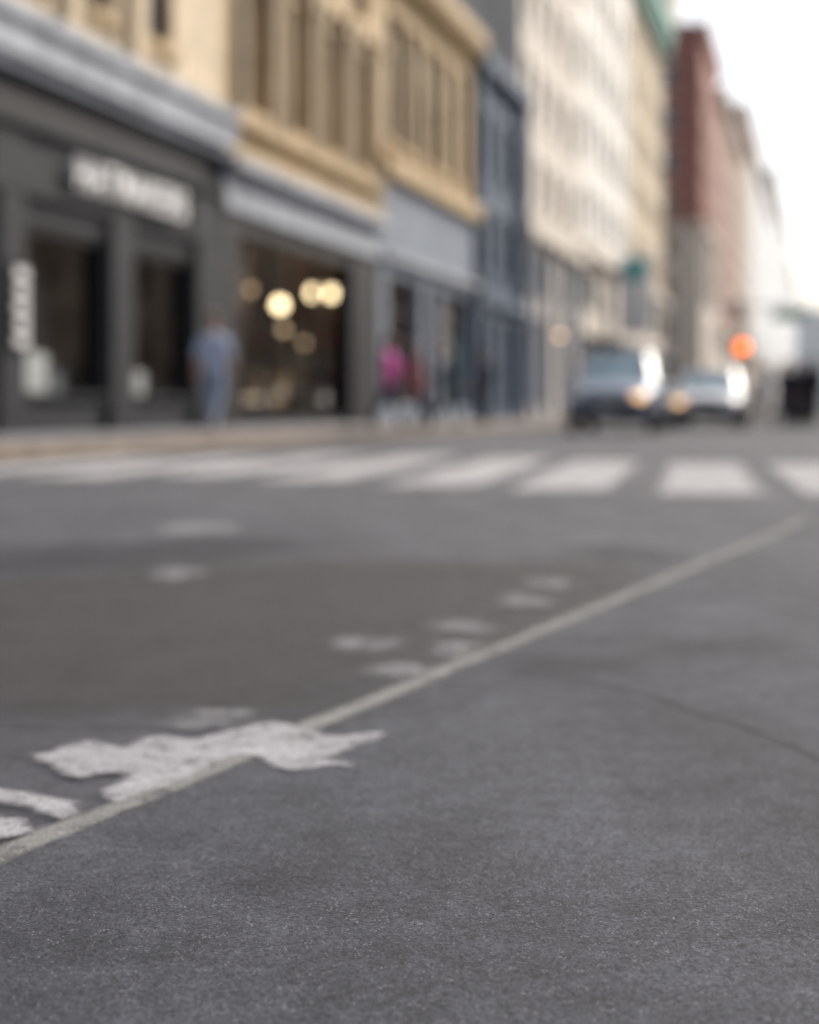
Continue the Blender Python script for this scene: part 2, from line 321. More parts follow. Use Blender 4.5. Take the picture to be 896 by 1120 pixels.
# ------------------------------------------------------------ ground, roads
def asphalt(name,c0,c1,tint_scale=.7,speck=.5):
    m=bpy.data.materials.new(name); m.use_nodes=True; nt=m.node_tree; N=nt.nodes; L=nt.links; p=N['Principled BSDF']
    tc=N.new('ShaderNodeTexCoord')
    def nz(sc,det=6,rough=.55,vec=None):
        n=N.new('ShaderNodeTexNoise'); n.inputs['Scale'].default_value=sc; n.inputs['Detail'].default_value=det; n.inputs['Roughness'].default_value=rough
        L.new(vec or tc.outputs['Object'],n.inputs['Vector']); return n
    def mr(inp,a,b_,c,d):
        r=N.new('ShaderNodeMapRange'); r.inputs[1].default_value=a; r.inputs[2].default_value=b_; r.inputs[3].default_value=c; r.inputs[4].default_value=d
        L.new(inp,r.inputs[0]); return r.outputs[0]
    def mul(a,b_):
        x=N.new('ShaderNodeMix'); x.data_type='RGBA'; x.blend_type='MULTIPLY'; x.inputs[0].default_value=1; L.new(a,x.inputs[6]); L.new(b_,x.inputs[7]); return x.outputs[2]
    big=nz(tint_scale,5)
    r=N.new('ShaderNodeValToRGB'); r.color_ramp.elements[0].position=.35; r.color_ramp.elements[1].position=.65
    r.color_ramp.elements[0].color=(*c0,1); r.color_ramp.elements[1].color=(*c1,1); L.new(big.outputs['Fac'],r.inputs['Fac'])
    col=r.outputs['Color']
    col=mul(col,mr(nz(3.5,8,.65).outputs['Fac'],.3,.7,.68,1.3))
    col=mul(col,mr(nz(18,7,.7).outputs['Fac'],.32,.68,.76,1.28))
    mp=N.new('ShaderNodeMapping'); mp.inputs['Rotation'].default_value=(0,0,math.radians(20)); mp.inputs['Scale'].default_value=(2.2,.5,1)
    L.new(tc.outputs['Object'],mp.inputs['Vector'])
    col=mul(col,mr(nz(1.4,6,.6,mp.outputs['Vector']).outputs['Fac'],.35,.65,.78,1.15))
    grain=nz(200,4,.85)
    col=mul(col,mr(grain.outputs['Fac'],.38,.62,.38,1.85))
    v=N.new('ShaderNodeTexVoronoi'); v.inputs['Scale'].default_value=250; L.new(tc.outputs['Object'],v.inputs['Vector'])
    sp=mr(v.outputs['Distance'],.14,.34,1,0)
    gate=mr(nz(60,4,.7).outputs['Fac'],.50,.60,0,speck)
    mm=N.new('ShaderNodeMath'); mm.operation='MULTIPLY'; L.new(sp,mm.inputs[0]); L.new(gate,mm.inputs[1])
    x=N.new('ShaderNodeMix'); x.data_type='RGBA'; L.new(mm.outputs[0],x.inputs[0]); L.new(col,x.inputs[6]); x.inputs[7].default_value=(.34,.35,.39,1)
    L.new(x.outputs[2],p.inputs['Base Color'])
    p.inputs['Roughness'].default_value=.78; p.inputs['Specular IOR Level'].default_value=.38
    ad=N.new('ShaderNodeMath'); ad.operation='MULTIPLY_ADD'; L.new(nz(34,4).outputs['Fac'],ad.inputs[0]); ad.inputs[1].default_value=.4; L.new(grain.outputs['Fac'],ad.inputs[2])
    bp=N.new('ShaderNodeBump'); bp.inputs['Strength'].default_value=.9; bp.inputs['Distance'].default_value=.003
    L.new(ad.outputs[0],bp.inputs['Height']); L.new(bp.outputs['Normal'],p.inputs['Normal'])
    MATS[name]=m; return m
asphalt('ground_mat',(.06,.06,.06),(.09,.09,.09))
asphalt('asphalt_old',(.052,.053,.064),(.076,.077,.091),.5)
asphalt('asphalt_lane_mat',(.040,.0425,.053),(.062,.0655,.080),.8,.75)
mat('kerb_stone',(.24,.19,.14),rough=.85,var=.3,scale=3,bump=.3)
mat('sidewalk_concrete',(.16,.16,.18),rough=.85,var=.2,scale=1.2,bump=.2,bscale=60)
G=3000
mkobj('ground',[(-G,-G,-.01),(G,-G,-.01),(G,G,-.01),(-G,G,-.01)],[(0,1,2,3)],MATS['ground_mat'])
def sheet(name,pts,z,m): return mkobj(name,[(x,y,z) for x,y in pts],[tuple(range(len(pts)))],m)
def wq(s0,s1,n0,n1): return [tuple(W(s0,n1)[:2]),tuple(W(s1,n1)[:2]),tuple(W(s1,n0)[:2]),tuple(W(s0,n0)[:2])]
sheet('road',wq(-60,700,KERB,9.2),0.0,MATS['asphalt_old'])
def slab(name,s0,s1,n0,n1,z0,z1,m):
    V=[W(s0,n0,z0),W(s1,n0,z0),W(s1,n1,z0),W(s0,n1,z0),W(s0,n0,z1),W(s1,n0,z1),W(s1,n1,z1),W(s0,n1,z1)]
    return mkobj(name,V,[(0,1,2,3),(4,7,6,5),(0,4,5,1),(1,5,6,2),(2,6,7,3),(3,7,4,0)],m)
for (a,c) in ((-60,105),(140,700)):
    slab('sidewalk',a,c,FAC-.5,KERB-.16,-.02,.13,MATS['sidewalk_concrete'])
    slab('kerb',a,c,KERB-.157,KERB,-.02,.135,MATS['kerb_stone'])
slab('sidewalk',-60,700,9.36,RF+.5,-.02,.13,MATS['sidewalk_concrete']); slab('kerb',-60,700,9.2,9.357,-.02,.135,MATS['kerb_stone'])
jx=lambda y:-.454+.4675*(y-1.576)
sheet('asphalt_lane',[(jx(.2),.2),(6,.2),(6.5,7.5),(jx(7.6),7.6)],.003,MATS['asphalt_lane_mat'])

def paintmat(name,col,A=.03,e=.006,nscale=22,wear=.0,opac=1.0,floor_=.25):
    m=bpy.data.materials.new(name); m.use_nodes=True; nt=m.node_tree; N=nt.nodes; L=nt.links; p=N['Principled BSDF']
    tc=N.new('ShaderNodeTexCoord')
    def nz(s,d,r=.65):
        n=N.new('ShaderNodeTexNoise'); n.inputs['Scale'].default_value=s; n.inputs['Detail'].default_value=d; n.inputs['Roughness'].default_value=r; L.new(tc.outputs['Object'],n.inputs['Vector']); return n.outputs['Fac']
    def math_(op,a,b_,c=None):
        q=N.new('ShaderNodeMath'); q.operation=op
        for i,v in enumerate((a,b_,c)):
            if v is None: continue
            if isinstance(v,(int,float)): q.inputs[i].default_value=v
            else: L.new(v,q.inputs[i])
        return q.outputs[0]
    at_=N.new('ShaderNodeAttribute'); at_.attribute_name='edge'
    nn=math_('SUBTRACT',nz(nscale,9),.5)
    v=math_('MULTIPLY_ADD',nn,A*4,at_.outputs['Fac'])
    r=N.new('ShaderNodeMapRange'); r.interpolation_type='SMOOTHSTEP'; r.inputs[1].default_value=-e; r.inputs[2].default_value=e; L.new(v,r.inputs[0])
    w1=N.new('ShaderNodeMapRange'); w1.inputs[1].default_value=.34+wear; w1.inputs[2].default_value=.52+wear; w1.inputs[3].default_value=floor_; w1.inputs[4].default_value=1; L.new(nz(nscale*1.3,9,.75),w1.inputs[0])
    g=N.new('ShaderNodeMapRange'); g.inputs[1].default_value=.36; g.inputs[2].default_value=.56; g.inputs[3].default_value=.3; g.inputs[4].default_value=1; L.new(nz(200,4,.85),g.inputs[0])
    a=math_('MULTIPLY',r.outputs[0],w1.outputs[0]); a=math_('MULTIPLY',a,g.outputs[0]); a=math_('MULTIPLY',a,opac)
    cr=N.new('ShaderNodeValToRGB'); cr.color_ramp.elements[0].color=(col[0]*.75,col[1]*.75,col[2]*.75,1); cr.color_ramp.elements[1].color=(*col,1); cr.color_ramp.elements[0].position=.3; cr.color_ramp.elements[1].position=.6
    L.new(nz(6,8),cr.inputs[0]); L.new(cr.outputs[0],p.inputs['Base Color']); L.new(a,p.inputs['Alpha']); p.inputs['Roughness'].default_value=.75
    MATS[name]=m; return m
paintmat('road_paint',(.66,.66,.68),A=.08,e=.06,nscale=6,wear=.0,opac=.85,floor_=.35)
paintmat('worn_paint',(.50,.50,.53),A=.022,e=.012,nscale=16,wear=-.02,opac=.92,floor_=.3)
paintmat('faint_paint',(.42,.42,.45),A=.035,e=.03,nscale=14,wear=.02,opac=.6,floor_=.1)
paintmat('joint_paint',(.32,.32,.31),A=.009,e=.009,nscale=9,wear=-.02,opac=.88,floor_=.2)
paintmat('tar_stain',(.022,.022,.026),A=.05,e=.07,nscale=9,wear=.0,opac=.4,floor_=.2)
paintmat('tar_line',(.018,.018,.020),A=.006,e=.006,nscale=16,wear=-.02,opac=.75)
paintmat('brown_patch',(.060,.055,.056),A=.14,e=.18,nscale=2.2,wear=-.2,opac=.7)
paintmat('dark_patch',(.034,.037,.045),A=.14,e=.18,nscale=2.2,wear=-.2,opac=.6)
def sdist(p,poly):
    ins=False; d=1e9; n=len(poly)
    for i in range(n):
        a=poly[i]; c=poly[(i+1)%n]; ax,ay=a; bx,by=c; dx,dy=bx-ax,by-ay; L2=dx*dx+dy*dy or 1e-9
        t=max(0,min(1,((p[0]-ax)*dx+(p[1]-ay)*dy)/L2)); q=math.hypot(p[0]-ax-t*dx,p[1]-ay-t*dy); d=min(d,q)
        if (ay>p[1])!=(by>p[1]) and p[0]<(bx-ax)*(p[1]-ay)/(by-ay)+ax: ins=not ins
    return d if ins else -d
def ldist(p,pl,w):
    d=1e9
    for i in range(len(pl)-1):
        ax,ay=pl[i]; bx,by=pl[i+1]; dx,dy=bx-ax,by-ay; t=max(0,min(1,((p[0]-ax)*dx+(p[1]-ay)*dy)/(dx*dx+dy*dy)))
        d=min(d,math.hypot(p[0]-ax-t*dx,p[1]-ay-t*dy))
    return w/2-d
def decal(name,pts,z,m,step,margin,parent=None,line=None):
    xs=[p[0] for p in pts]; ys=[p[1] for p in pts]; x0,x1,y0,y1=min(xs)-margin,max(xs)+margin,min(ys)-margin,max(ys)+margin
    nx=int((x1-x0)/step)+1; ny=int((y1-y0)/step)+1; D={}
    for i in range(nx+1):
        for j in range(ny+1):
            p=(x0+i*step,y0+j*step); D[i,j]=ldist(p,pts,line) if line else sdist(p,pts)
    idx={};V=[];E=[];F=[]
    def g(i,j):
        if (i,j) not in idx: idx[i,j]=len(V); V.append((x0+i*step,y0+j*step,z)); E.append(D[i,j])
        return idx[i,j]
    for i in range(nx):
        for j in range(ny):
            if max(D[i,j],D[i+1,j],D[i,j+1],D[i+1,j+1])>-margin: F.append((g(i,j),g(i+1,j),g(i+1,j+1),g(i,j+1)))
    o=mkobj(name,V,F,m,parent); at_=o.data.attributes.new('edge','FLOAT','POINT'); at_.data.foreach_set('value',E); return o
decal('asphalt_patch',[(-3.5,2.35),(-.2,2.35),(.25,3.0),(.75,4.5),(-.3,4.7),(-1.6,3.8),(-3.5,3.5)],.0015,MATS['brown_patch'],.06,.4)
decal('asphalt_strip',[(-3.2,3.6),(-1.62,3.95),(-.62,4.76),(-.2,5.3),(-.8,5.5),(-2,4.7),(-3.6,4.4)],.0025,MATS['dark_patch'],.06,.4)
sp=empty('paint_splash',(0,0,0))
Z=.0062
decal('splash_main',[(-.532,2.029),(-.479,2.111),(-.410,2.072),(-.385,2.152),(-.319,2.129),(-.263,2.201),(-.214,2.252),(-.167,2.201),(-.129,2.152),(-.039,2.170),(-.084,2.072),(-.127,2.018),(-.086,1.967),(-.160,1.947),(-.210,2.003),(-.245,2.05),(-.289,1.928),(-.318,1.846),(-.371,1.786),(-.392,1.846),(-.371,1.938),(-.425,1.928),(-.441,1.891),(-.491,1.967)],Z,MATS['worn_paint'],.006,.045,sp)
decal('splash_corner',[(-.62,1.86),(-.558,1.854),(-.466,1.82),(-.405,1.77),(-.417,1.715),(-.464,1.76),(-.52,1.79),(-.62,1.80)],Z,MATS['worn_paint'],.006,.04,sp)
decal('splash_corner_b',[(-.62,1.76),(-.54,1.74),(-.47,1.70),(-.45,1.66),(-.52,1.62),(-.62,1.62)],Z,MATS['worn_paint'],.006,.04,sp)
decal('splash_top',[(-.392,2.233),(-.335,2.333),(-.257,2.3125),(-.263,2.233),(-.328,2.189)],Z,MATS['faint_paint'],.006,.06,sp)
def spot(nm,cx,cy,wx,wy,m,z=Z):
    pts=[]
    for k in range(14):
        t=2*math.pi*k/14; q=.75+.45*noise.noise(Vector((cx*9+math.cos(t),cy*9+math.sin(t),3)))
        pts.append((cx+wx/2*q*1.2*math.cos(t),cy+wy/2*q*1.2*math.sin(t)))
    decal(nm,pts,z,m,.012,.08,sp)
for a in [(-.092,2.977,.15,.2),(.118,3.224,.13,.2),(.298,3.648,.15,.22),(-.014,2.698,.12,.16),(.089,2.932,.11,.18),(.406,4.026,.14,.22),(-.864,5.84,.38,.6),(-.698,4.293,.18,.34)]: spot('fleck',*a,MATS['faint_paint'])
for a in [(.75,4.9,.4,.6),(.66,2.95,.25,.2),(-.285,1.625,.07,.05),(.30,2.75,.25,.16),(-.15,1.5,.08,.05)]: spot('stain',*a,MATS['tar_stain'],.0055)
line=[(jx(.9+k*.1)+.010*noise.noise(Vector((k*.35,0,0))),.9+k*.1) for k in range(55)]
decal('pavement_joint_line',line,.005,MATS['joint_paint'],.010,.03,None,.042)
decal('tar_seal',[(.191,2.652),(.26,2.64),(.335,2.581),(.38,2.52),(.427,2.443),(.46,2.34),(.51,2.252),(.56,2.12),(.581,2.018),(.66,1.85),(.78,1.70),(.9,1.6)],.0045,MATS['tar_line'],.008,.02,None,.014)
decal('tar_seal',[(-.75,2.26),(-.5,2.22),(-.33,2.24)],.0045,MATS['tar_line'],.008,.02,None,.008)
cw=empty('crosswalk',(0,0,0))
bars=[(3.05,8.1,12.4),(2.24,8.25,12.8),(1.45,8.3,12.9),(.60,8.7,13.4),(-.18,9.2,14.2),(-1.08,9.9,15.0),(-1.95,10.6,15.2),(-2.85,10.3,14.6),(-3.8,11.0,14.8)]
for (x,y0,y1) in bars:
    dx=.2*(y1-y0); decal('bar',[(x,y0),(x+.62,y0-.02),(x+.62+dx,y1-.02),(x+dx,y1)],.005,MATS['road_paint'],.05,.2,cw)
fc=empty('crosswalk',(0,0,0))
for k in range(14):
    n=-7+k*1.15; p=[tuple(W(58,n)[:2]),tuple(W(58,n+.6)[:2]),tuple(W(61,n+.6)[:2]),tuple(W(61,n)[:2])]; decal('bar',p,.005,MATS['road_paint'],.15,.2,fc)

# ------------------------------------------------------------ people
def skinmesh(chains_pts,edges,radii,sub=1,root=0):
    me=bpy.data.meshes.new('sk'); me.from_pydata([tuple(p) for p in chains_pts],edges,[])
    o=bpy.data.objects.new('sk',me); COL.objects.link(o)
    o.modifiers.new('s','SKIN')
    for i,r in enumerate(radii):
        d=me.skin_vertices[0].data[i]; d.radius=r if isinstance(r,tuple) else (r,r); d.use_root=(i==root)
    s=o.modifiers.new('ss','SUBSURF'); s.levels=sub; s.render_levels=sub
    bpy.context.view_layer.update()
    dg=bpy.context.evaluated_depsgraph_get(); out=bpy.data.meshes.new_from_object(o.evaluated_get(dg))
    bpy.data.objects.remove(o); return out
def segd(p,a,b):
    ab=b-a; t=max(0,min(1,(p-a).dot(ab)/max(ab.length_squared,1e-9))); return (p-(a+ab*t)).length
def person(name,loc,yaw,H,top,bottom,skin,hair,shoes,leg=(20,-18),knee=(6,28),arm=(-15,18),elbow=(20,25),longhair=False,lean=0,sleeve='long',bag=None,female=False,coat=False):
    k=H/1.75; e=empty(name,loc,yaw)
    def dirv(a,side=0): a=math.radians(a); return Vector((side,-math.sin(a),-math.cos(a))).normalized()
    P={}; 
    ls=math.sin(math.radians(lean))
    P['pel']=Vector((0,0,.95)); P['spi']=Vector((0,-.14*ls,1.10)); P['che']=Vector((0,-.34*ls,1.29)); P['nb']=Vector((0,-.48*ls+.01,1.45)); P['hd']=Vector((0,-.56*ls-.005,1.55))
    sw=.165 if female else .185
    for i,S in enumerate('LR'):
        sg=1 if S=='L' else -1
        P['sh'+S]=Vector((sg*sw,-.42*ls+.01,1.395)); P['el'+S]=P['sh'+S]+dirv(arm[i],sg*.16)*.29; P['wr'+S]=P['el'+S]+dirv(arm[i]+elbow[i],sg*.03)*.25; P['pa'+S]=P['wr'+S]+dirv(arm[i]+elbow[i]+5,0)*.08
        P['hi'+S]=Vector((sg*.085,0,.89)); P['kn'+S]=P['hi'+S]+dirv(leg[i],sg*.03)*.42; P['an'+S]=P['kn'+S]+dirv(leg[i]-knee[i])*.40
        f=math.radians(max(-35,leg[i]-knee[i]))
        P['he'+S]=P['an'+S]+Vector((0,.045,-.045)); P['to'+S]=P['an'+S]+Vector((0,-.17*math.cos(f),-.055+.13*math.sin(f)))
    mz=min(P['to'+S].z for S in 'LR'); mz=min(mz,min(P['he'+S].z for S in 'LR'))-.03
    for q in P: P[q].z-=mz
    names=list(P); idx={q:i for i,q in enumerate(names)}
    E=[('pel','spi','t'),('spi','che','t'),('che','nb','t'),('nb','hd','k')]
    for S in 'LR': E+=[('che','sh'+S,'t'),('sh'+S,'el'+S,'t'),('el'+S,'wr'+S,'t' if sleeve=='long' else 'k'),('wr'+S,'pa'+S,'k'),('pel','hi'+S,'b'),('hi'+S,'kn'+S,'b'),('kn'+S,'an'+S,'b'),('an'+S,'to'+S,'s'),('an'+S,'he'+S,'s')]
    R={'pel':(.155,.11),'spi':(.14 if not female else .125,.10),'che':(.165,.115),'nb':(.06,.06),'hd':(.05,.052)}
    for S in 'LR': R.update({'sh'+S:.068,'el'+S:.05,'wr'+S:.031,'pa'+S:(.036,.02),'hi'+S:.10,'kn'+S:.068,'an'+S:.045,'to'+S:(.04,.028),'he'+S:.035})
    if coat: R['pel']=(.18,.14); R['spi']=(.165,.125); R['che']=(.18,.13)
    me=skinmesh([P[q] for q in names],[(idx[a],idx[b_]) for a,b_,_ in E],[R[q] for q in names],2,0)
    ml={'t':mat(name+'_top_'+str(top),top,.85,var=.15,scale=9,bump=.3),'b':mat('trousers_'+str(bottom),bottom,.85,var=.15,scale=9,bump=.3),'k':mat('skin_'+str(skin),skin,.5,var=.06),'s':mat('shoes_'+str(shoes),shoes,.5)}
    order=['t','b','k','s']; me.materials.clear()
    for q in order: me.materials.append(ml[q])
    hem=P['pel'].z-(.16 if coat else .03)
    for p in me.polygons:
        c=p.center; bd=min(E,key=lambda x:segd(c,P[x[0]],P[x[1]])-(.02 if x[2]=='s' else 0)); t=bd[2]
        if t=='b' and c.z>hem: t='t'
        if t=='t' and c.z<hem and bd[0] in('pel','spi'): t='b'
        p.material_index=order.index(t); p.use_smooth=True
    o=bpy.data.objects.new('body',me); COL.objects.link(o); o.parent=e
    for S in 'LR':
        pa=P['pa'+S]; d=(pa-P['wr'+S]).normalized(); sg=1 if S=='L' else -1; fw=Vector((0,-1,0)); fw=(fw-d*fw.dot(d)).normalized(); inn=Vector((-sg,0,0))
        pts=[pa-d*.03];ed=[];ra=[(.022,.014)]
        for j,(off,ln) in enumerate([(.028,.068),(.010,.078),(-.009,.072),(-.027,.056)]):
            b0=pa+fw*off; i0=len(pts)
            pts+=[b0+d*.012,b0+d*(.012+ln*.5)+inn*.006,b0+d*(.012+ln*.95)+inn*.024]; ra+=[.0095,.009,.0075]; ed+=[(0,i0),(i0,i0+1),(i0+1,i0+2)]
        i0=len(pts); pts+=[pa+fw*.042-d*.01,pa+fw*.062+d*.022+inn*.01]; ra+=[.011,.009]; ed+=[(0,i0),(i0,i0+1)]
        hm=skinmesh(pts,ed,ra,1,0); hm.materials.clear(); hm.materials.append(ml['k'])
        for p in hm.polygons: p.use_smooth=True
        ho=bpy.data.objects.new('hand_'+S,hm); COL.objects.link(ho); ho.parent=e
    hc=P['hd']+Vector((0,-.015,.085))
    def ell(nm,c,r,m,sub=3,fn=None):
        bm=bmesh.new(); bmesh.ops.create_icosphere(bm,subdivisions=sub,radius=1)
        for v in bm.verts:
            q=v.co.copy()
            if fn: q=fn(q)
            v.co=Vector((c.x+q.x*r[0],c.y+q.y*r[1],c.z+q.z*r[2]))
        me=bpy.data.meshes.new(nm); bm.to_mesh(me); bm.free(); me.materials.append(m)
        for p in me.polygons: p.use_smooth=True
        oo=bpy.data.objects.new(nm,me); COL.objects.link(oo); oo.parent=e; return oo
    def hf(q):
        if q.z<0: q.x*=1+.32*q.z; q.y=q.y*(1+.18*q.z)-(.12*-q.z)
        return q
    ell('head',hc,(.076,.096,.118),ml['k'],3,hf)
    ell('nose',hc+Vector((0,-.100,-.02)),(.013,.018,.024),ml['k'],2)
    lip=mat('lips',(.35,.12,.10),.5); ew=mat('eye_white',(.8,.8,.8),.3); ey=mat('iris',(.05,.03,.02),.2)
    ell('mouth',hc+Vector((0,-.093,-.062)),(.024,.008,.007),lip,2)
    hm_=mat('hair_'+str(hair),hair,.6,var=.3,scale=60,bump=.5,bscale=120)
    for sg in(1,-1):
        ell('eye',hc+Vector((sg*.030,-.083,.004)),(.013,.010,.009),ew,2); ell('iris',hc+Vector((sg*.030,-.092,.004)),(.005,.003,.005),ey,1)
        ell('ear',hc+Vector((sg*.076,.008,-.008)),(.010,.02,.03),ml['k'],2); ell('eyebrow',hc+Vector((sg*.031,-.090,.026)),(.018,.005,.004),hm_,1)
    def hr(q):
        if q.y<0 and q.z<.35: 
            t=(.35-q.z)*min(1,-q.y*2.2); q=q*(1-.45*min(1,t))
        if longhair and q.z<0 and q.y>-.1: q.z*=2.2; q.y=q.y*1.1
        elif q.z<-.35: q*=.75
        q*=1+.04*noise.noise(q*5)
        return q
    ell('hair',hc+Vector((0,.014,.016)),(.085,.100,.118),hm_,3,hr)
    if bag:
        S='R' if bag[0]=='R' else 'L'; w_=P['pa'+S]
        bm=bmesh.new(); bmesh.ops.create_cube(bm,size=1)
        for v in bm.verts:
            f=1 if v.co.z<0 else .8; v.co=Vector((w_.x+v.co.x*.14*f,w_.y+v.co.y*.34*f,w_.z-.30+v.co.z*.3))
        bmesh.ops.bevel(bm,geom=bm.edges[:],offset=.03,segments=3,affect='EDGES')
        me=bpy.data.meshes.new('bag'); bm.to_mesh(me); bm.free(); me.materials.append(mat('bag_'+str(bag[1]),bag[1],.6)); oo=bpy.data.objects.new('bag',me); COL.objects.link(oo); oo.parent=e
        hs=skinmesh([w_+Vector((0,-.1,-.16)),w_+Vector((0,-.05,-.02)),w_+Vector((0,.05,-.02)),w_+Vector((0,.1,-.16))],[(0,1),(1,2),(2,3)],[.01]*4,1,0); hs.materials.clear(); hs.materials.append(MATS['bag_'+str(bag[1])]); oo=bpy.data.objects.new('bag_handle',hs); COL.objects.link(oo); oo.parent=e
    e.scale=(k,k,k); return e
def px(x,y,z=0): return Vector((x,y,z))
SW=.13
SK=(.42,.24,.17)
person('pedestrian',px(-2.78,20.2,SW),math.radians(170),1.72,(.55,.64,.86),(.26,.32,.44),SK,(.16,.07,.04),(.35,.3,.3),leg=(14,-14),knee=(4,22),sleeve='short')
person('pedestrian',px(-.36,24.6,SW),math.radians(75),1.66,(.50,.06,.30),(.02,.025,.06),SK,(.03,.015,.01),(.02,.02,.02),leg=(16,-14),knee=(6,22),arm=(30,10),elbow=(45,20),longhair=True,female=True,coat=True,bag=('L',(.35,.12,.12)))
person('pedestrian',px(.20,25.8,SW),math.radians(-70),1.60,(.36,.12,.13),(.03,.035,.06),SK,(.05,.03,.02),(.02,.02,.02),leg=(8,-12),knee=(3,18),arm=(35,20),elbow=(40,40),lean=14,female=True,longhair=True)
person('pedestrian',px(.72,27.0,SW),math.radians(100),1.55,(.07,.075,.10),(.03,.03,.035),SK,(.15,.09,.04),(.05,.04,.04),leg=(18,-16),knee=(6,26),coat=True)
person('pedestrian',px(1.55,29.5,SW),math.radians(190),1.62,(.10,.11,.15),(.03,.03,.05),SK,(.05,.03,.02),(.05,.04,.04),leg=(-12,14),knee=(20,4))
ppl=[(10.45,42,170,1.75,(.7,.7,.7),(.16,.18,.2)),(10.5,40,20,1.78,(.02,.02,.025),(.02,.02,.03)),(11.55,44,200,1.7,(.05,.03,.03),(.02,.02,.02)),(11.30,41.5,-20,1.74,(.30,.04,.04),(.02,.025,.04)),(12.1,43.5,180,1.8,(.02,.025,.03),(.02,.02,.03)),(12.45,45,10,1.68,(.10,.09,.09),(.03,.03,.05)),(13.05,46,190,1.7,(.02,.02,.03),(.02,.02,.02)),(10.75,38.6,0,1.76,(.03,.03,.04),(.02,.02,.02)),(10.1,47,180,1.7,(.25,.2,.17),(.05,.05,.07)),
     (9.95,37.2,-30,1.78,(.03,.03,.045),(.02,.02,.03)),(10.75,39.5,160,1.72,(.16,.05,.04),(.02,.02,.03)),(11.9,42.6,30,1.76,(.35,.30,.24),(.03,.03,.04)),(10.6,37.4,175,1.84,(.02,.02,.03),(.03,.03,.03))]
for i,(x,y,a,H,t,bt) in enumerate(ppl):
    person('pedestrian',px(x,y,0),math.radians(a),H,t,bt,SK,(.03,.02,.015),(.02,.02,.02),leg=(16,-15) if i%2 else (-13,17),knee=(5,24) if i%2 else (22,5),coat=i%3==0,female=i%3==1,longhair=i%3==1)

